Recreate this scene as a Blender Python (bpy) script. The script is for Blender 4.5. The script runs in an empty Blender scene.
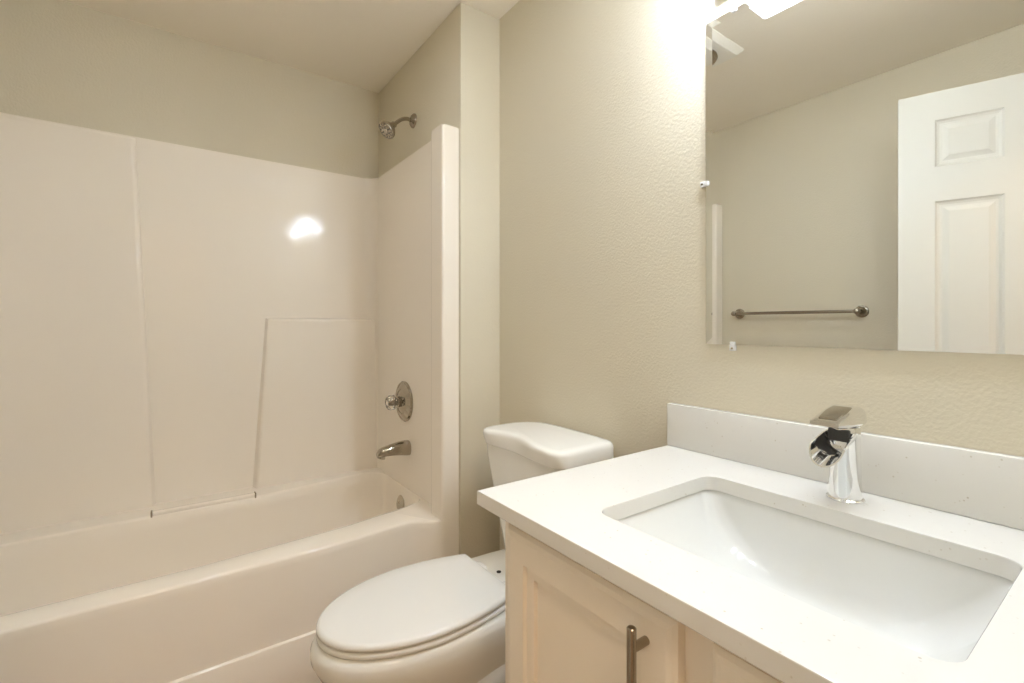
import bpy, bmesh, math, random
from mathutils import Vector, Matrix
random.seed(4)
C = bpy.context.scene.collection
sc = bpy.context.scene
PI = math.pi
ZO = 0.04                      # floor sits at z = 0; measured heights below are counted from 4 cm above it

# ------------------------------------------------------------------ camera, world, exposure
cam_d = bpy.data.cameras.new('camera'); cam = bpy.data.objects.new('camera', cam_d); C.objects.link(cam)
yaw, pitch = 0.9465, 0.0
F = Vector((-math.sin(yaw)*math.cos(pitch), math.cos(yaw)*math.cos(pitch), math.sin(pitch)))
Rt = Vector((math.cos(yaw), math.sin(yaw), 0)); U = Rt.cross(F)
m = Matrix((Rt, U, -F)).transposed().to_4x4(); m.translation = Vector((1.5600, -1.0627, 1.1241+ZO))
cam.matrix_world = m
cam_d.sensor_width = 36; cam_d.lens = 475.24/1024*36; cam_d.shift_y = -16.4/1024; cam_d.clip_start = 0.01
sc.camera = cam
w = bpy.data.worlds.new('world'); sc.world = w; w.use_nodes = True
w.node_tree.nodes['Background'].inputs[0].default_value = (0.9, 0.88, 0.82, 1)
w.node_tree.nodes['Background'].inputs[1].default_value = 0.05
sc.view_settings.view_transform = 'Standard'; sc.view_settings.look = 'None'
sc.view_settings.gamma = 1; sc.view_settings.use_curve_mapping = False
sc.view_settings.exposure = 0.0
BULB = 8.5                    # watts of each of the three vanity bulbs
HALL_FILL = 12.5                    # watts of the fill lamp added in the unseen hall
FAN_FILL = 3.2                  # watts of the fill light added below the ceiling fan's lens
WARM = (1, .77, .54)           # warm colour of the added hall fill
TINT = (.765, .86, 1)          # cool white lamps, as the photograph's white balance shows them
sc.cycles.use_denoising = True
sc.cycles.max_bounces = 16; sc.cycles.diffuse_bounces = 8; sc.cycles.glossy_bounces = 8
sc.cycles.transmission_bounces = 10; sc.cycles.sample_clamp_indirect = 60.0
sc.cycles.caustics_refractive = False

# ------------------------------------------------------------------ materials
def srgb(r, g, b):
    f = lambda c: (c/255)/12.92 if c/255 <= .04045 else ((c/255+.055)/1.055)**2.4
    return (f(r), f(g), f(b), 1)
def mat(name, col, rough=.5, metal=0, spec=.5, bump=None, coat=0, trans=0, ior=1.45, emit=None, estr=0):
    M = bpy.data.materials.new(name); M.use_nodes = True
    nt = M.node_tree; b = nt.nodes['Principled BSDF']
    b.inputs['Base Color'].default_value = col; b.inputs['Roughness'].default_value = rough
    b.inputs['Metallic'].default_value = metal; b.inputs['Specular IOR Level'].default_value = spec
    b.inputs['Coat Weight'].default_value = coat; b.inputs['Coat Roughness'].default_value = .08
    b.inputs['Transmission Weight'].default_value = trans; b.inputs['IOR'].default_value = ior
    if emit: b.inputs['Emission Color'].default_value = emit; b.inputs['Emission Strength'].default_value = estr
    if bump:
        scale, dist, detail = bump
        tc = nt.nodes.new('ShaderNodeTexCoord'); n = nt.nodes.new('ShaderNodeTexNoise'); bp = nt.nodes.new('ShaderNodeBump')
        n.inputs['Scale'].default_value = scale; n.inputs['Detail'].default_value = detail
        bp.inputs['Distance'].default_value = dist; bp.inputs['Strength'].default_value = .8
        nt.links.new(tc.outputs['Object'], n.inputs['Vector']); nt.links.new(n.outputs['Fac'], bp.inputs['Height'])
        nt.links.new(bp.outputs['Normal'], b.inputs['Normal'])
    return M
M_WALL = mat('wall_paint', srgb(217, 209, 189), .62, spec=.3, bump=(150, .0013, 2))
M_CEIL = mat('ceiling_paint', srgb(240, 233, 219), .8, spec=.2, bump=(70, .001, 2))
M_TUB = mat('tub_gelcoat', srgb(243, 235, 223), .075, spec=.5)
M_PORC = mat('white_porcelain', srgb(236, 235, 230), .1, spec=.5)
M_SEAT = mat('seat_plastic', srgb(232, 231, 227), .22)
M_SINK = mat('sink_porcelain', srgb(228, 228, 225), .1)
M_CAB = mat('cabinet_paint', srgb(244, 234, 219), .38, spec=.4)
M_DOOR = mat('door_paint', srgb(213, 212, 205), .4, spec=.4)
M_TRIM = mat('trim_paint', srgb(238, 236, 229), .4, spec=.4)
M_CHROME = mat('chrome', (.86, .86, .86, 1), .06, 1)
M_NICKEL = mat('brushed_nickel', srgb(165, 156, 142), .27, 1)
M_SATIN = mat('satin_nickel', srgb(186, 180, 168), .2, 1)
M_FIT = mat('polished_nickel', srgb(176, 168, 154), .1, 1)
M_DARK = mat('dark_hole', (.015, .013, .011, 1), .6)
M_RUBBER = mat('nozzle_rubber', (.05, .05, .05, 1), .5)
M_CLEAR = mat('clear_acrylic', (1, 1, 1, 1), .04, trans=1, ior=1.49)
M_CLIP = mat('clip_plastic', (.93, .93, .93, 1), .12, trans=.2, ior=1.4)
M_FAN = mat('fan_plastic', srgb(236, 233, 224), .45)
M_HALLW = mat('hall_paint', srgb(222, 214, 192), .7)
def m_mirror():
    M = mat('mirror_silver', (.87, .88, .86, 1), .0, 1); return M
M_MIRROR = m_mirror()
def m_quartz():
    M = mat('quartz', srgb(226, 224, 219), .16, spec=.5); nt = M.node_tree; b = nt.nodes['Principled BSDF']
    tc = nt.nodes.new('ShaderNodeTexCoord')
    v = nt.nodes.new('ShaderNodeTexVoronoi'); v.inputs['Scale'].default_value = 95
    r = nt.nodes.new('ShaderNodeValToRGB')
    r.color_ramp.elements[0].position = .10; r.color_ramp.elements[0].color = (1, 1, 1, 1)
    r.color_ramp.elements[1].position = .17; r.color_ramp.elements[1].color = (0, 0, 0, 1)
    n = nt.nodes.new('ShaderNodeTexNoise'); n.inputs['Scale'].default_value = 60; n.inputs['Detail'].default_value = 3
    r2 = nt.nodes.new('ShaderNodeValToRGB'); r2.color_ramp.elements[0].position = .52; r2.color_ramp.elements[1].position = .66
    mu = nt.nodes.new('ShaderNodeMath'); mu.operation = 'MULTIPLY'
    mx = nt.nodes.new('ShaderNodeMix'); mx.data_type = 'RGBA'
    mx.inputs[6].default_value = srgb(226, 224, 219); mx.inputs[7].default_value = srgb(196, 187, 172)
    nt.links.new(tc.outputs['Object'], v.inputs['Vector']); nt.links.new(tc.outputs['Object'], n.inputs['Vector'])
    nt.links.new(v.outputs['Distance'], r.inputs[0]); nt.links.new(n.outputs['Fac'], r2.inputs[0])
    nt.links.new(r.outputs[0], mu.inputs[0]); nt.links.new(r2.outputs[0], mu.inputs[1])
    nt.links.new(mu.outputs[0], mx.inputs[0]); nt.links.new(mx.outputs[2], b.inputs['Base Color'])
    return M
M_QUARTZ = m_quartz()
def m_floor():
    M = mat('vinyl_plank', srgb(150, 120, 92), .45); nt = M.node_tree; b = nt.nodes['Principled BSDF']
    tc = nt.nodes.new('ShaderNodeTexCoord'); br = nt.nodes.new('ShaderNodeTexBrick')
    br.inputs['Scale'].default_value = 1; br.inputs['Brick Width'].default_value = 1.2; br.inputs['Row Height'].default_value = .15
    br.inputs['Mortar Size'].default_value = .0015
    br.inputs['Color1'].default_value = srgb(196, 172, 148); br.inputs['Color2'].default_value = srgb(184, 160, 136)
    br.inputs['Mortar'].default_value = srgb(130, 110, 92)
    nt.links.new(tc.outputs['Object'], br.inputs['Vector']); nt.links.new(br.outputs['Color'], b.inputs['Base Color'])
    return M
M_FLOOR = m_floor()
def m_opal():
    M = bpy.data.materials.new('opal_glass'); M.use_nodes = True; nt = M.node_tree; nt.nodes.clear()
    o = nt.nodes.new('ShaderNodeOutputMaterial'); a = nt.nodes.new('ShaderNodeBsdfTranslucent'); d = nt.nodes.new('ShaderNodeBsdfDiffuse')
    g = nt.nodes.new('ShaderNodeBsdfGlossy'); g.inputs['Roughness'].default_value = .08
    a.inputs[0].default_value = d.inputs[0].default_value = (.97, .965, .95, 1)
    m1 = nt.nodes.new('ShaderNodeMixShader'); m2 = nt.nodes.new('ShaderNodeMixShader'); m1.inputs[0].default_value = .2; m2.inputs[0].default_value = .05
    nt.links.new(a.outputs[0], m1.inputs[1]); nt.links.new(d.outputs[0], m1.inputs[2])
    t = nt.nodes.new('ShaderNodeBsdfTransparent'); m3 = nt.nodes.new('ShaderNodeMixShader'); m3.inputs[0].default_value = .22
    nt.links.new(m1.outputs[0], m2.inputs[1]); nt.links.new(g.outputs[0], m2.inputs[2])
    nt.links.new(t.outputs[0], m3.inputs[1]); nt.links.new(m2.outputs[0], m3.inputs[2]); nt.links.new(m3.outputs[0], o.inputs[0])
    return M
M_OPAL = m_opal()
def m_bulb():
    M = bpy.data.materials.new('lit_bulb_glass'); M.use_nodes = True; nt = M.node_tree; nt.nodes.clear()
    o = nt.nodes.new('ShaderNodeOutputMaterial'); t = nt.nodes.new('ShaderNodeBsdfTransparent'); e = nt.nodes.new('ShaderNodeEmission'); a = nt.nodes.new('ShaderNodeAddShader')
    t.inputs[0].default_value = (.95, .95, .95, 1); e.inputs[0].default_value = (*TINT, 1); e.inputs[1].default_value = 14
    nt.links.new(t.outputs[0], a.inputs[0]); nt.links.new(e.outputs[0], a.inputs[1]); nt.links.new(a.outputs[0], o.inputs[0])
    return M
M_BULB = m_bulb()
M_FILLGLOW = mat('hall_fill_glow', (1, 1, 1, 1), .5, emit=(*WARM, 1), estr=4)  # glow of the fill lamp added in the hall
M_FANGLOW = mat('fan_lamp_glass', (.8, .8, .78, 1), .3, emit=(*TINT, 1), estr=1.5)
def lamp(name, kind, loc, watts, size, parent, col=TINT):
    d = bpy.data.lights.new(name, kind); d.energy = watts; d.color = col
    if kind == 'POINT': d.shadow_soft_size = size
    else: d.shape = 'DISK'; d.size = size
    o = bpy.data.objects.new(name, d); C.objects.link(o); o.parent = parent; o.location = Vector(loc)-ORG[parent.name]
    return o

# ------------------------------------------------------------------ helpers
ORG = {}
def finish(o, smooth, angle):
    me = o.data
    if smooth:
        for p in me.polygons: p.use_smooth = True
        me.set_sharp_from_angle(angle=math.radians(angle))
def mk(name, bm, M, parent=None, base=None, smooth=True, angle=35, bevel=0, seg=2, label=None, wn=False):
    """link bm (world coordinates, z before ZO) as ONE mesh object"""
    if parent is not None: org = ORG[parent.name]
    else: org = Vector(base) if base is not None else Vector((0, 0, 0))
    bmesh.ops.remove_doubles(bm, verts=bm.verts[:], dist=1e-6)
    bmesh.ops.recalc_face_normals(bm, faces=bm.faces[:])
    bmesh.ops.translate(bm, verts=bm.verts[:], vec=-org)
    me = bpy.data.meshes.new(name); bm.to_mesh(me); bm.free()
    me.materials.append(M)
    o = bpy.data.objects.new(name, me); C.objects.link(o)
    if parent is not None:
        o.parent = parent; ORG[o.name] = org
    else:
        o.location = org + Vector((0, 0, ZO)); ORG[o.name] = org
    finish(o, smooth, angle)
    if bevel:
        md = o.modifiers.new('edge', 'BEVEL'); md.width = bevel; md.segments = seg
        md.limit_method = 'ANGLE'; md.angle_limit = math.radians(38); md.harden_normals = True
    if wn:
        md = o.modifiers.new('normals', 'WEIGHTED_NORMAL'); md.keep_sharp = True; md.weight = 100
    if label: o['label'] = label
    return o
def thing(name, label, cat, base, group=None):
    o = bpy.data.objects.new(name, None); C.objects.link(o); o.empty_display_size = .05
    o.location = Vector(base)+Vector((0, 0, ZO)); ORG[o.name] = Vector(base)
    return tag(o, label, cat, group)
def tag(o, label, cat, group=None, kind=None):
    o['label'] = label; o['category'] = cat
    if group: o['group'] = group
    if kind: o['kind'] = kind
    return o
def struct(name, bm, M, label=None, cat=None, base=None, **k):
    o = mk(name, bm, M, base=base, **k); o['kind'] = 'structure'
    if label: o['label'] = label; o['category'] = cat
    return o
def box(bm, x0, x1, y0, y1, z0, z1, bev=0, seg=3):
    r = bmesh.ops.create_cube(bm, size=1)
    vs = r['verts']
    for v in vs: v.co = Vector((x0+(v.co.x+.5)*(x1-x0), y0+(v.co.y+.5)*(y1-y0), z0+(v.co.z+.5)*(z1-z0)))
    if bev:
        es = list({e for v in vs for e in v.link_edges})
        bmesh.ops.bevel(bm, geom=es, offset=bev, segments=seg, profile=.5, affect='EDGES', clamp_overlap=True)
    return bm
def loft(bm, rings, cap0=True, cap1=True, closed=True):
    vr = [[bm.verts.new(p) for p in r] for r in rings]
    n = len(vr[0])
    for a, b in zip(vr, vr[1:]):
        for i in range(n if closed else n-1):
            j = (i+1) % n
            try: bm.faces.new((a[i], a[j], b[j], b[i]))
            except ValueError: pass
    if cap0: bm.faces.new(vr[0][::-1])
    if cap1: bm.faces.new(vr[-1])
    return vr
def frame_of(d):
    d = Vector(d).normalized(); a = Vector((0, 0, 1)) if abs(d.z) < .9 else Vector((1, 0, 0))
    u = d.cross(a).normalized(); return u, d.cross(u).normalized(), d
def lathe(bm, o, d, prof, n=40):
    """prof: list of (radius, distance along d)"""
    u, v, d = frame_of(d); o = Vector(o)
    rings = [[o+d*h+(u*math.cos(2*PI*i/n)+v*math.sin(2*PI*i/n))*max(r, 1e-5) for i in range(n)] for r, h in prof]
    loft(bm, rings); return bm
def tube(bm, pts, r, n=16, cap=True):
    pts = [Vector(p) for p in pts]; rs = r if isinstance(r, (list, tuple)) else [r]*len(pts)
    rings = []; u = None
    for i, p in enumerate(pts):
        t = (pts[min(i+1, len(pts)-1)]-pts[max(i-1, 0)]).normalized()
        if u is None: u = frame_of(t)[0]
        u = (u-t*u.dot(t)).normalized(); v = t.cross(u)
        rings.append([p+(u*math.cos(2*PI*k/n)+v*math.sin(2*PI*k/n))*rs[i] for k in range(n)])
    loft(bm, rings, cap, cap); return bm
def curve(pts, n=24):
    """Catmull-Rom through pts"""
    P = [Vector(p) for p in pts]; P = [P[0]*2-P[1]]+P+[P[-1]*2-P[-2]]; out = []
    for i in range(1, len(P)-2):
        for k in range(n):
            t = k/n; a, b, c, d = P[i-1:i+3]
            out.append(.5*((2*b)+(c-a)*t+(2*a-5*b+4*c-d)*t*t+(-a+3*b-3*c+d)*t**3))
    out.append(P[-2]); return out
def round_poly(pts, radii, n=8):
    """2-D closed polygon with rounded corners"""
    out = []; N = len(pts)
    for i in range(N):
        p = Vector(pts[i]); a = Vector(pts[i-1]); b = Vector(pts[(i+1) % N]); r = radii[i] if isinstance(radii, (list, tuple)) else radii
        if r <= 0: out.append(p); continue
        da = (a-p).normalized(); db = (b-p).normalized(); ang = da.angle(db)
        t = min(r/math.tan(ang/2), .49*(a-p).length, .49*(b-p).length); rr = t*math.tan(ang/2)
        c = p+(da+db).normalized()*(rr/math.sin(ang/2))
        s = p+da*t-c; e = p+db*t-c; th = s.angle_signed(e) if s.length > 1e-9 else 0
        for k in range(n+1):
            x = th*k/n; cs, sn = math.cos(-x), math.sin(-x)
            out.append(c+Vector((s.x*cs-s.y*sn, s.x*sn+s.y*cs)))
    return out
def prism(bm, pts, z0, z1):
    loft(bm, [[Vector((p[0], p[1], z0)) for p in pts], [Vector((p[0], p[1], z1)) for p in pts]]); return bm
def ray_hit(poly, c, ang):
    """distance from c along ang to closed polygon"""
    dx, dy = math.cos(ang), math.sin(ang); best = None
    for i in range(len(poly)):
        ax, ay = poly[i-1][0]-c[0], poly[i-1][1]-c[1]; bx, by = poly[i][0]-c[0], poly[i][1]-c[1]
        ex, ey = bx-ax, by-ay; den = dx*ey-dy*ex
        if abs(den) < 1e-12: continue
        t = (ax*ey-ay*ex)/den; s = (ax*dy-ay*dx)/den
        if -1e-6 <= s <= 1+1e-6 and t > 0 and (best is None or t > best): best = t
    return best
def panelled(bm, org, ux, w, h, th, panels, steps, edge=None):
    """A slab with panels sunk/raised in its FRONT. org: lower corner, ux: unit width direction; front faces n = ux x up turned out.
    panels: (u0,u1,z0,z1); steps: list of (inset, depth) measured from the front face, the last one capped"""
    ux = Vector(ux).normalized(); up = Vector((0, 0, 1)); n = ux.cross(up)      # points out of the front
    org = Vector(org)
    P = lambda u, z, d: org+ux*u+up*z-n*d
    us = sorted({0, w} | {p[0] for p in panels} | {p[1] for p in panels}); zs = sorted({0, h} | {p[2] for p in panels} | {p[3] for p in panels})
    if edge:   # sloping outer edge
        e, de = edge
        us[0] = e; us[-1] = w-e; zs[0] = e; zs[-1] = h-e
    inp = lambda u, z: next((p for p in panels if p[0] < u < p[1] and p[2] < z < p[3]), None)
    for i in range(len(us)-1):
        for j in range(len(zs)-1):
            if inp((us[i]+us[i+1])/2, (zs[j]+zs[j+1])/2): continue
            bm.faces.new([bm.verts.new(P(u, z, 0)) for u, z in ((us[i], zs[j]), (us[i+1], zs[j]), (us[i+1], zs[j+1]), (us[i], zs[j+1]))])
    for (a, b, c, d) in panels:
        rings = [[P(a+s, c+s, q), P(b-s, c+s, q), P(b-s, d-s, q), P(a+s, d-s, q)] for s, q in [(0, 0)]+steps]
        loft(bm, rings, False, True)
    R = lambda s, q: [P(s, s, q), P(w-s, s, q), P(w-s, h-s, q), P(s, h-s, q)]
    rr = [R(edge[0], 0), R(edge[0]*.45, edge[1]*.35), R(0, edge[1]), R(0, th)] if edge else [R(0, 0), R(0, th)]
    loft(bm, rr, False, True)
    return bm

# ------------------------------------------------------------------ the room
H = 2.3393; XR = 1.64; YO = -1.7448; XW = -.8687; D = -.1761; FZ = -ZO
YA, YB = -1.492, -.772          # doorway in the right wall
DT = 2.012                      # top of the doorway
struct('floor', box(bmesh.new(), XW-.1, 2.9, -2.3, .1, FZ-.05, FZ), M_FLOOR, 'brown plank floor of the bathroom and hall', 'floor')
struct('ceiling', box(bmesh.new(), XW-.1, 2.9, -2.3, .1, H, H+.05), M_CEIL, 'flat off-white ceiling', 'ceiling')
struct('wall_vanity', box(bmesh.new(), -.12, XR+.115, 0, .1, FZ, H), M_WALL, 'beige textured wall behind the toilet and vanity', 'wall')
struct('wall_tub', box(bmesh.new(), XW-.1, XW, YO-.1, .1, FZ, H), M_WALL, 'beige wall along the long side of the tub', 'wall')
struct('wall_shower', box(bmesh.new(), XW, 0, D, .1, FZ, H, .004, 2), M_WALL, 'beige furred-out wall carrying the shower fittings', 'wall')
struct('wall_opposite', box(bmesh.new(), XW-.1, XR+.115, YO-.1, YO, FZ, H), M_WALL, 'beige wall seen in the mirror, with the towel bar', 'wall')
bm = bmesh.new()
box(bm, XR, XR+.115, YO, YA, FZ, H); box(bm, XR, XR+.115, YB, 0, FZ, H); box(bm, XR, XR+.115, YA, YB, DT, H)
struct('wall_right', bm, M_WALL, 'beige wall with the doorway to the hall', 'wall')
bm = bmesh.new()
for y0, y1, z0, z1 in ((YA, YA+.016, FZ, DT), (YB-.016, YB, FZ, DT), (YA, YB, DT-.016, DT)): box(bm, XR-.002, XR+.117, y0, y1, z0, z1)
for y0, y1, z0, z1 in ((YA-.055, YA+.004, FZ, DT+.055), (YB-.004, YB+.055, FZ, DT+.055), (YA-.055, YB+.055, DT-.004, DT+.055)):
    box(bm, XR-.014, XR+.001, y0, y1, z0, z1, .004, 2); box(bm, XR+.114, XR+.129, y0, y1, z0, z1, .004, 2)
struct('trim_1', bm, M_TRIM, 'white casing and jamb of the bathroom doorway', 'door trim')
struct('baseboard_vanity', box(bmesh.new(), .002, .83, -.014, .0, FZ, FZ+.09, .004, 2), M_TRIM, 'white baseboard behind the toilet', 'baseboard')
struct('baseboard_opposite', box(bmesh.new(), .012, XR-.016, YO, YO+.014, FZ, FZ+.09, .004, 2), M_TRIM, 'white baseboard below the towel bar', 'baseboard')
struct('wall_hall', box(bmesh.new(), 2.8, 2.9, -2.3, .1, FZ, H), M_HALLW, 'plain hall wall across from the doorway', 'wall')
bm = bmesh.new(); box(bm, XR+.115, 2.8, 0, .1, FZ, H); box(bm, XR+.115, 2.8, -2.3, -2.2, FZ, H); box(bm, XR+.0, XR+.115, -2.2, YO-.1, FZ, H)
struct('wall_hall_ends', bm, M_HALLW, 'plain end walls of the hall', 'wall')

# the open door, hinged on the far jamb of the right wall
dE = Vector((.9365, -1.2558, 0)); dU = Vector((.9513, -.3081, 0)).normalized(); dW = .72; dH = 2.03
# front looks to the vanity wall: ux x up = n, so run from hinge to free edge
hinge = dE+dU*dW
bm = bmesh.new()
st, pw = .107, .186
c0 = (0+st, st+pw); c1 = (dW-st-pw, dW-st)
rows = [(.22, .81), (.99, 1.618), (1.747, 1.924)]
pans = [(a, b, z0, z1) for a, b in (c0, c1) for z0, z1 in rows]
panelled(bm, (hinge.x, hinge.y, FZ+.012), -dU, dW, dH, .018, pans, [(.006, .006), (.014, .009), (.022, .009), (.040, .003)])
panelled(bm, (dE.x-.0+dU.y*.036, dE.y-dU.x*.036, FZ+.012), dU, dW, dH, .018, pans, [(.006, .006), (.014, .009), (.022, .009), (.040, .003)])
door = struct('door_1', bm, M_DOOR, 'white six-panel door standing open in front of the towel bar wall', 'door', base=(hinge.x, hinge.y, FZ), smooth=False)
for sgn in (1, -1):
    n = Vector((-dU.y, dU.x, 0))*-1*sgn; n = Vector((dU.y*-1, dU.x, 0)) if sgn > 0 else Vector((dU.y, -dU.x, 0))
    p = dE+dU*.06+Vector((0, 0, .87))+(n*0 if sgn > 0 else n*.036)
    lathe(bm := bmesh.new(), p, n, [(.032, 0), (.032, .004), (.012, .008), (.011, .03), (.02, .036), (.027, .048), (.025, .062), (.012, .068), (0, .069)], 28)
    mk('door_knob', bm, M_SATIN, door, label='satin nickel knob')

# ------------------------------------------------------------------ one-piece tub and shower surround
tub = thing('tub_shower_unit', 'glossy off-white one-piece bathtub with molded shower surround', 'bathtub', (-.42, -.93, FZ))
ZR = .40; ZS = 1.870
def apron_x(y):
    t = min(1, abs(y+.2)/.55); t = t*t*(3-2*t)
    return -.088+.033*t
ya, yb = D-.001, YO+.001
plan = [(-.0133, ya+(-.236-ya)*k/6) for k in range(6)]
for k in range(0, 25):
    a = k/24; q = a*a*(3-2*a); y = -.236-.125*a; plan.append((-.0133+(apron_x(y)+.0133)*q, y))
plan += [(apron_x(y), y) for y in [-.361+(yb+.361)*k/64 for k in range(1, 65)]]
plan += [(-.2, yb), (-.4, yb), (-.6, yb), (XW+.001, yb)]
plan += [(XW+.001, yb+(ya-yb)*k/24) for k in range(1, 24)] + [(XW+.001, ya), (-.65, ya), (-.45, ya), (-.25, ya)]
# resample denser
def dense(poly, step):
    out = []
    for i in range(len(poly)):
        a = Vector(poly[i]); b = Vector(poly[(i+1) % len(poly)]); n = max(1, int((b-a).length/step))
        out += [a+(b-a)*k/n for k in range(n)]
    return out
plan = dense(plan, .02)
open_poly = round_poly([(-.148, -1.67), (-.150, -1.0), (-.185, -.55), (-.254, -.212), (-.765, -.212), (-.695, -.75), (-.695, -1.67)], [.2, .5, .5, .05, .10, .3, .2], 10)
bot_poly = round_poly([(-.26, -1.46), (-.26, -.30), (-.63, -.30), (-.63, -1.46)], [.13, .1, .1, .13], 10)
cc = (-.44, -.5)
angs = [math.atan2(p[1]-cc[1], p[0]-cc[0]) for p in plan]
ro = [ray_hit(open_poly, cc, a) for a in angs]; rb = [ray_hit(bot_poly, cc, a) for a in angs]
pol = lambda r, z: [Vector((cc[0]+math.cos(a)*q, cc[1]+math.sin(a)*q, z)) for a, q in zip(angs, r)]
def outer(z, off=0, rimoff=0):
    out = []
    for p in plan:
        x = p[0]
        if x > -.12:
            f = min(1, max(0, (-.240-p[1])/.06)); f = f*f*(3-2*f); x += (off-rimoff)*f
        out.append(Vector((x, p[1], z)))
    return out
rp = [math.hypot(p[0]-cc[0], p[1]-cc[1]) for p in plan]
rings = [outer(FZ, .010), outer(.136, .010), outer(.1385, .009), outer(.140, 0), outer(.37, 0), outer(ZR-.009, 0, .0005), outer(ZR-.003, 0, .003), outer(ZR, 0, .009)]
mix = lambda A, B, t: [a+(b-a)*t for a, b in zip(A, B)]
rings += [pol(mix(ro, rp, .10), ZR), pol(mix(ro, rp, .03), ZR-.002), pol(ro, ZR-.008)]
for k in range(1, 15):
    t = k/14; rr = mix(ro, rb, .06+.94*t**2.2 if t < 1 else 1); z = (ZR-.008)+(.055-ZR+.008)*(1-(1-t)**1.7)
    rings.append(pol(rr, z))
rings.append(pol([q*.93 for q in rb], .046)); rings.append(pol([q*.5 for q in rb], .040)); rings.append(pol([q*.05 for q in rb], .036))
bm = bmesh.new(); loft(bm, rings, True, True)
mk('tub_basin', bm, M_TUB, tub, angle=60)
# surround walls
XB, YE, YE2 = -.839, -.205, YO+.030
inner = [(-.0136, ya), (-.0136, -.246), (-.114, -.246), (-.122, YE), (XB, YE), (XB, YE2), (-.10, YE2), (-.10, yb), (XW+.001, yb), (XW+.001, ya)]
rad = [0, .010, .016, .02, .055, .055, .004, 0, 0, 0]
pts = round_poly(inner, rad, 7)
bm = bmesh.new(); prism(bm, pts, ZR-.03, ZS)
top = [e for e in bm.edges if all(abs(v.co.z-ZS) < 1e-5 for v in e.verts) and not all(abs(v.co.x-XW-.001) < 1e-4 for v in e.verts)
       and not all(abs(v.co.y-ya) < 1e-4 for v in e.verts) and not all(abs(v.co.y-yb) < 1e-4 for v in e.verts)]
bmesh.ops.bevel(bm, geom=top, offset=.007, segments=3, profile=.5, affect='EDGES')
mk('surround_wall', bm, M_TUB, tub, angle=50, wn=True)
bm = bmesh.new(); prism(bm, round_poly([(-.075, yb), (-.075, YO+.075), (-.150, YO+.075), (-.150, yb)], [0, .01, .01, 0], 6), ZR-.02, ZS)
mk('end_flange', bm, M_TUB, tub, angle=50, bevel=.004)
# molded panels standing out from the long wall on either side of the recess
def block(name, lo, hi, z0, z1, x0, x1, sl, ztop=0):
    """lo, hi: y range of the front face at the bottom and at the top; x0, x1: front plane there; sl: how far the sides slope out"""
    bm = bmesh.new(); f = lambda x, y, z: bm.verts.new((x, y, z)); xb = XB-.004
    a = [f(xb, lo[0]-sl, z0), f(xb, lo[1]+sl, z0), f(x0, lo[1], z0), f(x0, lo[0], z0)]
    b = [f(xb, hi[0]-sl, z1+ztop), f(xb, hi[1]+sl, z1+ztop), f(x1, hi[1], z1), f(x1, hi[0], z1)]
    bm.faces.new(a[::-1]); bm.faces.new(b)
    for i in range(4): j = (i+1) % 4; bm.faces.new((a[i], a[j], b[j], b[i]))
    es = [e for e in bm.edges if sum(v.co.x < XB-.003 for v in e.verts) == 0]
    bmesh.ops.bevel(bm, geom=es, offset=.010, segments=5, profile=.5, affect='EDGES')
    return mk(name, bm, M_TUB, tub, angle=60, wn=True)
block('molded_panel', (-.752, -.20), (-.698, -.20), ZR-.03, 1.148, -.804, -.814, .014, .012)
block('molded_panel', (YO+.02, -1.120), (YO+.02, -1.180), ZR-.03, ZS-.010, -.806, -.832, .016, .006)
# molded towel bar across the foot of the recess
bm = bmesh.new(); box(bm, -.722, -.700, -1.122, -.765, .394, .414, .006, 3)
bar = mk('molded_bar', bm, M_TUB, tub)
for y in (-1.1185, -.7685):
    bm = bmesh.new(); box(bm, -.7245, -.6975, y-.003, y+.003, .3925, .4155, .002, 2)
    mk('bar_ferrule', bm, M_NICKEL, bar, label='dark metal ferrule')
# overflow plate
on_ = Vector((.05, -1, .28)).normalized()
bm = bmesh.new(); lathe(bm, Vector((-.463, -.217, .327)), on_, [(.034, -.004), (.036, .002), (.034, .007), (.02, .011), (.006, .012), (.006, .0105), (0, .0105)], 40)
mk('overflow_plate', bm, M_SATIN, tub, label='round nickel overflow plate')
bm = bmesh.new(); lathe(bm, (-.44, -.42, .0385), (0, 0, 1), [(.036, -.001), (.036, .003), (.026, .005), (.022, .002), (0, .002)], 36)
mk('drain', bm, M_SATIN, tub, label='nickel tub drain')

# ------------------------------------------------------------------ shower fittings
sh = thing('shower_fixture', 'brushed nickel shower head on a curved arm above the surround', 'shower head', (-.421, D, 2.037))
bm = bmesh.new(); lathe(bm, (-.421, D, 2.037), (0, -1, 0), [(.032, 0), (.031, .005), (.024, .012), (.014, .016), (.012, .018)], 36)
mk('wall_flange', bm, M_NICKEL, sh)
pth = curve([(-.421, D-.004, 2.037), (-.421, D-.035, 2.038), (-.421, D-.062, 2.027), (-.421, D-.094, 1.998)], 10)
mk('shower_arm', tube(bmesh.new(), pth, .0085, 18), M_NICKEL, sh)
hp = Vector((-.421, D-.094, 1.998)); hd = Vector((.12, -.62, -.62)).normalized()
bm = bmesh.new(); lathe(bm, hp-hd*.004, hd, [(.010, 0), (.0135, .002), (.0135, .014), (.016, .016), (.018, .024), (.030, .034), (.0385, .046), (.040, .056), (.038, .060), (.035, .060), (.034, .057), (0, .056)], 40)
head = mk('spray_head', bm, M_NICKEL, sh)
u, v, _ = frame_of(hd); fc = hp+hd*.0525
bm = bmesh.new(); lathe(bm, fc, hd, [(.033, 0), (.0325, .003), (.024, .0035), (.022, .002), (.012, .002), (.0105, .005), (0, .0055)], 36)
mk('spray_face', bm, M_FIT, head)
bm = bmesh.new()
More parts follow.
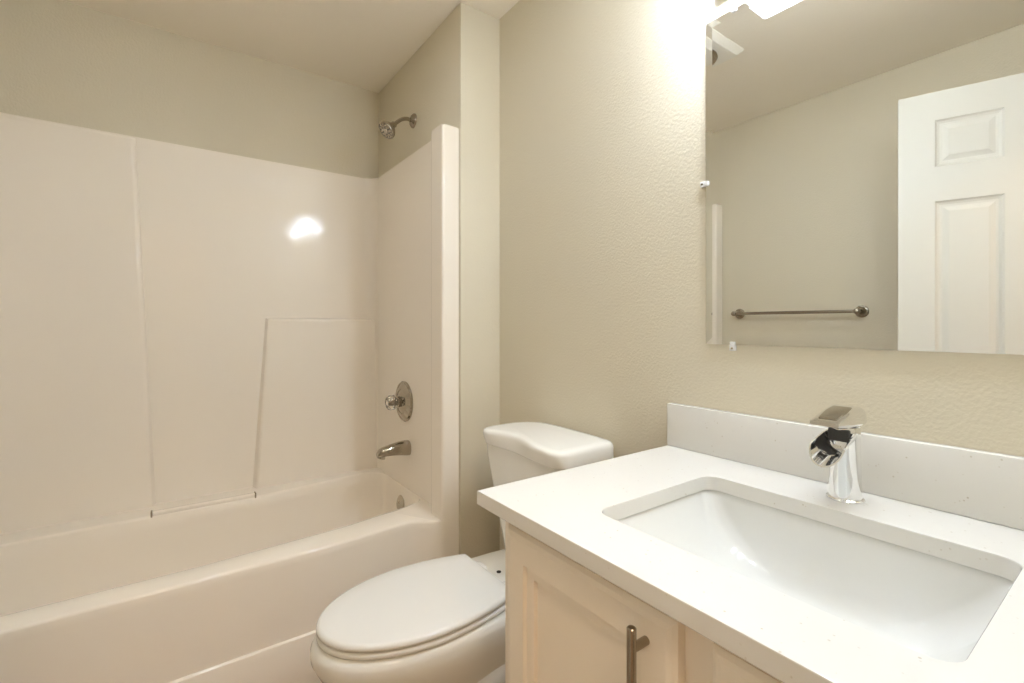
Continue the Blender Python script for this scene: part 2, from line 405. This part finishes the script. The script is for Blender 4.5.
for rad_, n in ((.028, 12), (.017, 6)):
    for k in range(n):
        q = fc+(u*math.cos(2*PI*k/n)+v*math.sin(2*PI*k/n))*rad_+hd*.002
        lathe(bm, q, hd, [(.0026, 0), (.0022, .0025), (0, .003)], 8)
mk('nozzles', bm, M_RUBBER, head, label='dark rubber nozzles')

val = thing('shower_valve', 'round polished shower valve with a clear acrylic knob', 'shower valve', (-.455, YE, .782))
bm = bmesh.new(); lathe(bm, (-.455, YE, .782), (0, -1, 0), [(.090, 0), (.090, .005), (.086, .010), (.081, .008), (.078, .009), (.062, .020), (.056, .022), (.052, .018), (.034, .024), (.030, .026), (.018, .026)], 56)
mk('escutcheon', bm, M_FIT, val)
bm = bmesh.new(); lathe(bm, (-.455, YE-.02, .782), (0, -1, 0), [(.024, 0), (.024, .016), (.020, .020), (.014, .021), (.014, .030), (.008, .031), (.008, .05), (0, .05)], 32)
mk('stem', bm, M_NICKEL, val)
u = Vector((1, 0, 0)); v = Vector((0, 0, 1)); bm = bmesh.new(); n = 64; rings = []
for r, h in ((.013, .0), (.024, .003), (.030, .008), (.031, .026), (.028, .036), (.024, .041), (.022, .0415), (.021, .039), (0.001, .038)):
    fl = .0022 if .006 < h < .037 else 0
    rings.append([Vector((-.455, YE-.042-h, .782))+(u*math.cos(2*PI*k/n)+v*math.sin(2*PI*k/n))*(r+fl*math.cos(8*2*PI*k/n)) for k in range(n)])
loft(bm, rings); mk('knob', bm, M_CLEAR, val, label='clear acrylic knob')
bm = bmesh.new(); lathe(bm, (-.455, YE-.0795, .782), (0, -1, 0), [(.012, 0), (.012, .003), (.010, .004), (0, .004)], 24)
mk('index_cap', bm, M_CHROME, val)

sp = thing('tub_spout', 'polished metal tub spout below the shower valve', 'tub spout', (-.415, YE, .582))
bm = bmesh.new(); rings = []; n = 28
for t, cz, rx, rz in ((0, .582, .031, .033), (.012, .583, .031, .033), (.045, .585, .028, .029), (.085, .583, .0245, .0235), (.118, .580, .022, .020), (.134, .575, .019, .017), (.141, .570, .013, .011)):
    ring = []
    for k in range(n):
        a = 2*PI*k/n; cx = math.cos(a); sz = math.sin(a); e = .85
        ring.append(Vector((-.415+rx*math.copysign(abs(cx)**e, cx), YE-t, cz+rz*math.copysign(abs(sz)**e, sz))))
    rings.append(ring)
loft(bm, rings); so = mk('spout_body', bm, M_FIT, sp)
bm = bmesh.new(); lathe(bm, (-.415, YE-.120, .566), (0, -.25, -1), [(.0155, 0), (.0155, .014), (.013, .015), (.012, .008), (0, .008)], 24)
mk('spout_outlet', bm, M_SATIN, sp)

# ------------------------------------------------------------------ toilet
TX = .411
toi = thing('toilet', 'white two-piece toilet with closed lid between the tub and vanity', 'toilet', (TX, -.40, FZ))
def egg(a, yb_, yc, yf, z, n=64, e=2.0, wb=.8, cx=TX):
    """half width a at yc; front tip yf; straight back at yb_ of width wb*a"""
    out = []
    for k in range(n):            # front half ellipse then back
        th = PI*k/n; c, s = math.cos(th), math.sin(th)
        out.append(Vector((cx+a*math.copysign(abs(c)**(2/e), c), yc-(yc-yf)*abs(s)**(2/e), z)))
    m_ = 20
    for k in range(m_+1):         # left side back up
        t = k/m_; s = t*t; out.append(Vector((cx-a+(a-a*wb)*s, yc+(yb_-yc)*t, z)))
    for k in range(1, 9): out.append(Vector((cx-a*wb+2*a*wb*k/9, yb_, z)))
    for k in range(m_+1):
        t = 1-k/m_; s = t*t; out.append(Vector((cx+a-(a-a*wb)*s, yc+(yb_-yc)*t, z)))
    return out
# bowl with pedestal
R_ = [(.118, -.07, -.30, -.635, FZ, .95), (.118, -.07, -.30, -.635, FZ+.02, .95), (.108, -.07, -.30, -.60, FZ+.05, .95), (.103, -.07, -.32, -.585, .07, .95), (.106, -.07, -.36, -.60, .14, .95),
      (.122, -.065, -.42, -.655, .205, .9), (.146, -.06, -.48, -.730, .262, .86), (.165, -.055, -.51, -.783, .310, .84), (.172, -.05, -.52, -.799, .343, .82),
      (.1725, -.05, -.52, -.800, .365, .82), (.168, -.05, -.52, -.794, .378, .82), (.158, -.055, -.52, -.783, .3835, .82), (.09, -.12, -.50, -.70, .384, .8)]
bm = bmesh.new(); loft(bm, [egg(a, yb_, yc, yf, z, wb=wb) for a, yb_, yc, yf, z, wb in R_])
for s in (-1, 1):   # trapway swelling on each flank
    pth = curve([(TX+s*.085, -.54, .02), (TX+s*.092, -.50, .12), (TX+s*.10, -.42, .20), (TX+s*.10, -.32, .215), (TX+s*.098, -.23, .16), (TX+s*.09, -.17, .05), (TX+s*.088, -.16, -.02)], 8)
    tube(bm, pth, [.035+.012*math.sin(PI*i/(len(pth)-1)) for i in range(len(pth))], 18)
bowl = mk('bowl', bm, M_PORC, toi, angle=60)
for s in (-1, 1):
    bm = bmesh.new(); lathe(bm, (TX+s*.125, -.32, FZ+.018), (0, 0, 1), [(.015, 0), (.015, .008), (.010, .015), (0, .017)], 20); mk('bolt_cap', bm, M_SEAT, toi)
    bm = bmesh.new(); box(bm, TX+s*.07-.022, TX+s*.07+.022, -.330, -.290, .380, .404, .007, 3); mk('seat_hinge', bm, M_SEAT, toi)
bm = bmesh.new(); lathe(bm, (TX-.030, -.262, .3835), (0, 0, 1), [(.007, 0), (.007, .002), (.004, .0025), (0, .0025)], 16); mk('deck_bolt', bm, M_DARK, toi, label='dark bolt head')
def slab(prof, a, yb_, yc, yf, wb):
    return [egg(a-i, yb_-i*.6, yc, yf+i, z, wb=wb) for i, z in prof]
bm = bmesh.new(); loft(bm, slab([(.010, .3855), (.003, .3865), (.0005, .390), (.0005, .397), (.004, .4005), (.014, .4015)], .1665, -.305, -.53, -.787, .77)); mk('seat', bm, M_SEAT, toi, angle=60)
bm = bmesh.new(); loft(bm, slab([(.010, .4035), (.003, .4045), (0, .407), (0, .413), (.003, .418), (.010, .4205), (.05, .4225), (.10, .4235)], .167, -.320, -.53, -.787, .77)); mk('seat_lid', bm, M_SEAT, toi, angle=60)
# tank
def rrect(x0, x1, y0, y1, r, z, n=8):
    p = round_poly([(x0, y0), (x1, y0), (x1, y1), (x0, y1)], r, n); return [Vector((q.x, q.y, z)) for q in p]
bm = bmesh.new()
T = [(.305, .525, -.175, -.045, .365, .05), (.292, .538, -.188, -.035, .373, .05), (.287, .543, -.193, -.03, .395, .045), (.230, .602, -.222, -.026, .70, .04), (.226, .606, -.224, -.026, .743, .04)]
loft(bm, [rrect(x0, x1, y0, y1, [r, r, r*.6, r*.6], z) for x0, x1, y0, y1, z, r in T]); mk('tank', bm, M_PORC, toi, angle=50)
bm = bmesh.new(); lid = []
for ins, z, dome in ((.008, .739, 0), (.001, .742, 0), (0, .746, .05), (0, .774, .8), (.002, .781, .9), (.006, .786, 1), (.012, .788, 1), (.030, .789, 1)):
    ring = rrect(.214+ins, .628-ins, -.238-.013*dome+ins, -.012-ins, [max(.008, .080-ins), max(.008, .042-ins), max(.006, .035-ins*.3), max(.006, .10-ins*.6)], z, 10)
    full = []
    for i, p in enumerate(ring):              # points along the straight sides too
        full.append(p)
        if i % 11 == 10: q = ring[(i+1) % len(ring)]; full += [p+(q-p)*k/18 for k in range(1, 18)]
    ring = full
    for p in ring:
        tx = (p.x-TX)/.21; dm = max(0, 1-tx*tx)
        p.z += dome*(.004*dm - .003*max(0, -tx)**2)
        if p.y < -.13: p.y += (.012+.020*dome)*(.5*(1+math.cos(PI*max(-1, min(1, (p.x-.392)/.135)))))**.75
    lid.append(ring)
loft(bm, lid); mk('tank_lid', bm, M_PORC, toi, angle=60)
bm = bmesh.new(); lathe(bm, (.60, -.12, .69), (1, 0, .0), [(.014, -.012), (.014, .012), (.009, .014), (0, .015)], 20); tube(bm, [(.613, -.12, .69), (.617, -.15, .688), (.617, -.19, .684)], [.005, .006, .007], 12)
mk('flush_lever', bm, M_CHROME, toi, label='chrome flush lever')

# ------------------------------------------------------------------ vanity
CX0, CX1 = .83, XR-.004; CYF = -.552; CT = .7865
van = thing('vanity_cabinet', 'off-white two-door vanity cabinet under the quartz counter', 'cabinet', ((CX0+CX1)/2, -.28, FZ))
bm = bmesh.new()
box(bm, CX0, CX0+.016, CYF+.018, -.004, FZ, CT); box(bm, CX1-.016, CX1, CYF+.018, -.004, FZ, CT)       # sides
box(bm, CX0+.016, CX1-.016, -.012, -.004, FZ+.1, CT); box(bm, CX0+.016, CX1-.016, CYF+.018, -.012, FZ+.09, FZ+.106)
box(bm, CX0+.016, CX1-.016, CYF+.07, CYF+.082, FZ, FZ+.09)
body = mk('carcass', bm, M_CAB, van, smooth=False)
bm = bmesh.new()
for x0, x1 in ((CX0, CX0+.045), (1.200, 1.271), (CX1-.045, CX1)): box(bm, x0, x1, CYF, CYF+.018, FZ+.09, CT)
for x0, x1 in ((CX0+.045, 1.200), (1.271, CX1-.045)): box(bm, x0, x1, CYF, CYF+.018, CT-.04, CT); box(bm, x0, x1, CYF, CYF+.018, FZ+.09, FZ+.13)
mk('face_frame', bm, M_CAB, van, smooth=False)
for (x0, x1, hx) in ((.860, 1.213, 1.171), (1.258, 1.611, 1.305)):
    z0 = FZ+.115; z1 = .766; bm = bmesh.new(); wv = x1-x0; hv = z1-z0; s = .052
    panelled(bm, (x0, CYF-.021, z0), (1, 0, 0), wv, hv, .0205, [(s, wv-s, s, hv-s)], [(.002, .007), (.020, .008), (.021, .015)], (.013, .0065))
    dr = mk('cabinet_door', bm, M_CAB, van, smooth=False)
    bm = bmesh.new(); lathe(bm, (hx, -.601, .752), (0, 0, -1), [(.0045, 0), (.006, .0015), (.006, .1585), (.0045, .16)], 20)
    hd_ = mk('pull_handle', bm, M_NICKEL, dr, label='brushed nickel bar pull')
    for z in (.725, .629):
        bm = bmesh.new(); lathe(bm, (hx, CYF-.0205, z), (0, -1, 0), [(.0055, 0), (.0055, .0285)], 16); mk('post', bm, M_NICKEL, hd_)

# counter with sink cut-out, backsplash
ct = thing('countertop', 'white speckled quartz vanity countertop with backsplash', 'countertop', (1.21, -.297, CT))
bm = bmesh.new()
XA, XB_, YF_, YB_ = .7985, XR-.001, -.5953, -.001
SX0, SX1, SY0, SY1 = 1.000, 1.448, -.487, -.158
zt = .8144; zb = CT+.0005
hole = round_poly([(SX0, SY0), (SX1, SY0), (SX1, SY1), (SX0, SY1)], .026, 8)
cS = ((SX0+SX1)/2, (SY0+SY1)/2)
hole = dense(hole, .02)
def outrect(p):
    a = math.atan2(p[1]-cS[1], p[0]-cS[0]); r = ray_hit([(XA, YF_), (XB_, YF_), (XB_, YB_), (XA, YB_)], cS, a)
    return Vector((cS[0]+math.cos(a)*r, cS[1]+math.sin(a)*r))
angs_c = [math.atan2(y-cS[1], x-cS[0]) for x, y in ((XA, YF_), (XB_, YF_), (XB_, YB_), (XA, YB_))]
outs = [outrect(p) for p in hole]
for cxy in ((XA, YF_), (XB_, YF_), (XB_, YB_), (XA, YB_)):      # snap nearest to each corner
    i = min(range(len(outs)), key=lambda k: (outs[k]-Vector(cxy)).length); outs[i] = Vector(cxy)
ins = lambda p, d: p+(Vector(cS)-p).normalized()*0
def shrink(p, d): return Vector((min(max(p.x, XA+d), XB_-d), min(max(p.y, YF_+d), YB_-d)))
z3 = lambda P, z: [Vector((p[0], p[1], z)) for p in P]
hin = lambda d: [Vector(p)+(Vector(p)-Vector(cS)).normalized()*d for p in hole]
rings = [z3(hole, zb), z3(hole, zt-.002), z3(hin(.0015), zt), z3([shrink(p, .0025) for p in outs], zt), z3([shrink(p, .0006) for p in outs], zt-.0008), z3(outs, zt-.003), z3(outs, zb+.002), z3([shrink(p, .002) for p in outs], zb), z3(hole, zb)]
loft(bm, rings, False, False)
mk('slab', bm, M_QUARTZ, ct, angle=40, wn=True)
bm = bmesh.new(); box(bm, XA, XB_, -.0212, -.001, zt+.0003, zt+.108, .002, 2); mk('backsplash', bm, M_QUARTZ, ct, angle=40)

# sink bowl
sk = thing('sink', 'white rectangular undermount sink set in the quartz counter', 'sink', (1.224, -.32, CT-.15))
bm = bmesh.new(); n_s = 12
def sring(x0, x1, y0, y1, r, z): return rrect(x0, x1, y0, y1, r, z, n_s)
e = .006
rings = [sring(SX0-.03, SX1+.03, SY0-.03, SY1+.03, .05, zb-.012), sring(SX0-.03, SX1+.03, SY0-.03, SY1+.03, .05, zb-.0006), sring(SX0-e, SX1+e, SY0-e, SY1+e, .032, zb-.0006), sring(SX0-e+.003, SX1+e-.003, SY0-e+.003, SY1+e-.003, .032, zb-.004)]
top_ = (SX0-e+.004, SX1+e-.004, SY0-e+.004, SY1+e-.004); bot_ = (1.150, 1.300, -.40, -.245)
N = 16
for k in range(1, N+1):
    t = k/N
    zz = zb-.006-.118*math.sin(t*PI/2)**1.15
    fx = t**1.25*.55+.45*t**2.4; fy = .12*t+.88*t**4
    x0 = top_[0]+(bot_[0]-top_[0])*fx; x1 = top_[1]+(bot_[1]-top_[1])*fx
    y0 = top_[2]+(bot_[2]-top_[2])*fy; y1 = top_[3]+(bot_[3]-top_[3])*fy
    rings.append(sring(x0, x1, y0, y1, .034+.03*t, zz))
rings.append(sring(1.19, 1.26, -.355, -.285, .033, zb-.126))
loft(bm, rings, False, True)
o_in = [[p.copy() for p in r] for r in rings]
mk('basin', bm, M_SINK, sk, angle=60)
bm = bmesh.new(); lathe(bm, (1.225, -.32, zb-.1255), (0, 0, 1), [(.03, 0), (.03, .002), (.024, .004), (.021, .002), (.017, .004), (0, .006)], 32); mk('sink_drain', bm, M_CHROME, sk, label='chrome drain stopper')

# faucet
fx, fy = 1.222, -.092
fa = thing('faucet', 'chrome waterfall faucet with open trough spout on the counter', 'faucet', (fx, fy, zt))
bm = bmesh.new(); lathe(bm, (fx, fy, zt+.0004), (0, 0, 1), [(.0285, 0), (.029, .002), (.0285, .005), (.026, .007)], 40); mk('base_ring', bm, M_CHROME, fa)
bm = bmesh.new(); rings = []
for z, rx, ry, sy in ((.820, .0248, .0255, 0), (.86, .0238, .0245, 0), (.90, .0232, .0240, 0), (.925, .0232, .025, -.002), (.944, .0234, .026, -.004), (.9465, .0225, .025, -.004)):
    rings.append([Vector((fx+rx*math.cos(2*PI*k/40), fy+sy+ry*math.sin(2*PI*k/40), z)) for k in range(40)])
loft(bm, rings); mk('column', bm, M_CHROME, fa)
# open trough: a half pipe reaching forward, its lip cut obliquely
bm = bmesh.new(); n = 24; rings = []
prof = [(0.0, .935, .022, 0), (.03, .931, .0235, .0), (.060, .924, .0250, .0), (.084, .917, .0265, .0)]
for d, cz, r, _ in prof:
    outer_ = []; inner_ = []
    for k in range(n+1):
        a = PI+PI*k/n                                    # lower half, left to right
        cx, sz = math.cos(a), math.sin(a)
        sl = .020*(sz+1)*(d/.084)                        # upper rims fall back from the lip
        y = fy-.012-d+sl
        outer_.append(Vector((fx+r*cx, y, cz+r*1.05*sz+.004*(sz+1)))); inner_.append(Vector((fx+(r-.0025)*cx, y, cz+(r-.0025)*1.05*sz+.004*(sz+1))))
    rings.append(outer_+inner_[::-1])
loft(bm, rings); mk('trough_spout', bm, M_CHROME, fa, angle=50)
bm = bmesh.new()                                          # outlet plate behind the trough with its dark slot
box(bm, fx-.017, fx+.017, fy-.030, fy-.022, 0.922, .944, .003, 2); mk('outlet_slot', bm, M_RUBBER, fa, label='dark water outlet')
# handle: a flat-topped lever cap with a finger loop at the front
bm = bmesh.new()
hprof = [(-.027, .9475, .968), (-.020, .9475, .977), (-.008, .9475, .981), (.010, .948, .980), (.035, .949, .9755), (.060, .951, .970), (.080, .954, .965), (.088, .956, .963)]
rings = []
for d, z0, z1 in hprof:
    hw = .0235 if d < .06 else .0235-.004*((d-.06)/.04)**2
    r = min(.006, (z1-z0)*.45); q = round_poly([(-hw, z0), (hw, z0), (hw, z1), (-hw, z1)], r, 4)
    rings.append([Vector((fx+p.x, fy-d, p.y)) for p in q])
loft(bm, rings)
hnd = mk('handle', bm, M_CHROME, fa, angle=45)
bm = bmesh.new(); rings = []
for d, z in ((.012, .9801), (.035, .9761), (.060, .9706), (.074, .9672)):
    hw = .0165-.003*abs(d-.04)/.035
    q = round_poly([(-hw, z-.003), (hw, z-.003), (hw, z+.0012), (-hw, z+.0012)], .001, 2); rings.append([Vector((fx+p.x, fy-d, p.y)) for p in q])
loft(bm, rings); mk('handle_inlay', bm, M_SATIN, hnd, label='satin inlay')

# ------------------------------------------------------------------ mirror
MX0, MX1, MZ0, MZ1 = .8994, 1.560, 1.0788, 1.854
mi = thing('wall_mirror', 'frameless wall mirror held by clear clips above the vanity', 'mirror', ((MX0+MX1)/2, 0, MZ0))
bm = bmesh.new(); bv = .016
R = lambda s, y: [Vector((MX0+s, y, MZ0+s)), Vector((MX1-s, y, MZ0+s)), Vector((MX1-s, y, MZ1-s)), Vector((MX0+s, y, MZ1-s))]
loft(bm, [R(0, -.001), R(0, -.00645), R(bv, -.0060)], True, True)
mk('mirror_glass', bm, M_MIRROR, mi, smooth=False)
def clip(x, z, dx, dz, lbl):
    """clip centred on an edge point; (dx,dz) points off the glass"""
    bm = bmesh.new(); d = Vector((dx, 0, dz)); s = Vector((dz, 0, dx))
    def bb(a0, a1, w0, w1, y0, y1):
        p = Vector((x, 0, z)); q0 = p+d*a0+s*w0; q1 = p+d*a1+s*w1
        box(bm, min(q0.x, q1.x), max(q0.x, q1.x), y0, y1, min(q0.z, q1.z), max(q0.z, q1.z), .0012, 2)
    bb(.001, .014, -.0065, .0065, -.0105, -.0005); bb(-.007, .0018, -.0055, .0055, -.0105, -.0066)
    o = mk('mirror_clip', bm, M_CLIP, mi, label='clear plastic clip')
    bm = bmesh.new(); q = Vector((x, -.0105, z))+d*.008; lathe(bm, q, (0, -1, 0), [(.0028, 0), (.0028, .001), (.0015, .0015), (0, .0012)], 12)
    mk('screw', bm, M_NICKEL, o, label='metal screw')
clip(MX0, 1.467, -1, 0, ''); clip(.970, MZ1, 0, 1, ''); clip(.967, MZ0, 0, -1, ''); clip(1.49, MZ1, 0, 1, ''); clip(1.49, MZ0, 0, -1, ''); clip(MX1, 1.467, 1, 0, '')

# ------------------------------------------------------------------ vanity light over the mirror
vl = thing('vanity_light', 'three-shade vanity light with open square white glass shades above mirror', 'wall lamp', (1.22, 0, 2.06))
bm = bmesh.new(); box(bm, .930, 1.562, -.022, -.0005, 1.895, 2.11, .006, 3); mk('reflector_plate', bm, M_CHROME, vl, label='oversized chrome back plate that throws bulb light forward')  # plate enlarged and polished to keep bulb light off the wall behind
for k in range(3):
    x = 1.016+.215*k; y = -.124; hw = .068; z0 = 1.910; z1 = 2.045
    bm = bmesh.new(); tube(bm, curve([(x, -.02, 2.06), (x, -.06, 2.075), (x, -.11, 2.075), (x, y, 2.05)], 8), .008, 14)
    lathe(bm, (x, y, 2.062), (0, 0, -1), [(.012, 0), (.026, .004), (.028, .02), (.022, .022), (.016, .054), (0, .054)], 28)
    arm = mk('arm', bm, M_SATIN, vl)
    bm = bmesh.new(); th = .005
    def sq(h, z, r): return rrect(x-h, x+h, y-h, y+h, r, z, 4)
    loft(bm, [sq(hw-th, z1, .005), sq(hw, z1, .008), sq(hw, z0, .008), sq(hw-th, z0, .005), sq(hw-th, z1, .005)], False, False)
    for dx, dy in ((1, 0), (-1, 0), (0, 1), (0, -1)): box(bm, x+min(dx*.018, dx*(hw-.003))-abs(dy)*.004, x+max(dx*.018, dx*(hw-.003))+abs(dy)*.004, y+min(dy*.018, dy*(hw-.003))-abs(dx)*.004, y+max(dy*.018, dy*(hw-.003))+abs(dx)*.004, z1-.008, z1-.003)
    mk('shade', bm, M_OPAL, vl, angle=50, label='white glass shade open at the bottom')
    bm = bmesh.new(); lathe(bm, (x, y, 2.010), (0, 0, -1), [(.013, 0), (.016, .012), (.026, .03), (.030, .046), (.026, .062), (.014, .072), (0, .075)], 24)
    mk('bulb', bm, M_BULB, vl, label='lit bulb')
    lamp('bulb_light', 'POINT', (x, y, 1.968), BULB, .022, vl)

# ------------------------------------------------------------------ ceiling fan with lamp, towel bar, added hall fill lamp
fn = thing('exhaust_fan', 'square white exhaust fan on the ceiling with a round lamp', 'exhaust fan', (.312, -.855, H))
fcx, fcy, fh = .312, -.855, .150
bm = bmesh.new(); loft(bm, [rrect(fcx-h, fcx+h, fcy-h, fcy+h, .012, z, 4) for h, z in ((fh, H-.0005), (fh, H-.006), (fh-.022, H-.026), (fh-.03, H-.027))]); mk('grille', bm, M_FAN, fn, angle=25)
bm = bmesh.new(); lathe(bm, (fcx, fcy, H-.0275), (0, 0, -1), [(.076, 0), (.094, .001), (.096, .008), (.090, .016), (.076, .012), (.066, .002)], 48); mk('lamp_ring', bm, M_NICKEL, fn, label='dark chrome ring')
bm = bmesh.new(); lathe(bm, (fcx, fcy, H-.0275), (0, 0, -1), [(.066, .0), (.060, .004), (.035, .011), (0, .013)], 36); mk('lamp_lens', bm, M_FANGLOW, fn)
lamp('lens_fill', 'AREA', (fcx, fcy, H-.0425), FAN_FILL, .11, fn)  # fill light added below the fan lens to lift the room

tb = thing('towel_bar', 'brushed nickel towel bar on the beige wall behind the door', 'towel bar', (.36, YO, 1.195))
for x in (.036, .660):
    bm = bmesh.new(); lathe(bm, (x, YO, 1.192), (0, 1, 0), [(.030, 0), (.030, .006), (.027, .009), (.022, .010), (.019, .016), (.012, .022), (.0105, .045), (.013, .052), (.0145, .066), (.013, .079), (.006, .084), (0, .085)], 32)
    mk('mount', bm, M_NICKEL, tb)
bm = bmesh.new(); tube(bm, [(.036, YO+.066, 1.192), (.660, YO+.066, 1.192)], .0085, 20)
mk('rail', bm, M_NICKEL, tb)

hl = thing('hall_fill_light', 'unseen fill lamp added in the hall to light the bathroom', 'ceiling lamp', (2.2, -1.15, H))  # unseen lamp added beyond the doorway as warm fill
bm = bmesh.new(); lathe(bm, (2.2, -1.15, H-.0005), (0, 0, -1), [(.17, 0), (.17, .02), (.15, .025)], 40); mk('fill_base', bm, M_FAN, hl)
bm = bmesh.new(); lathe(bm, (2.2, -1.15, H-.02), (0, 0, -1), [(.155, 0), (.15, .03), (.11, .06), (.05, .075), (0, .078)], 40); mk('fill_diffuser', bm, M_FILLGLOW, hl, label='glowing diffuser of the added fill lamp')
lamp('hall_fill', 'AREA', (2.2, -1.15, H-.102), HALL_FILL, .28, hl, WARM)
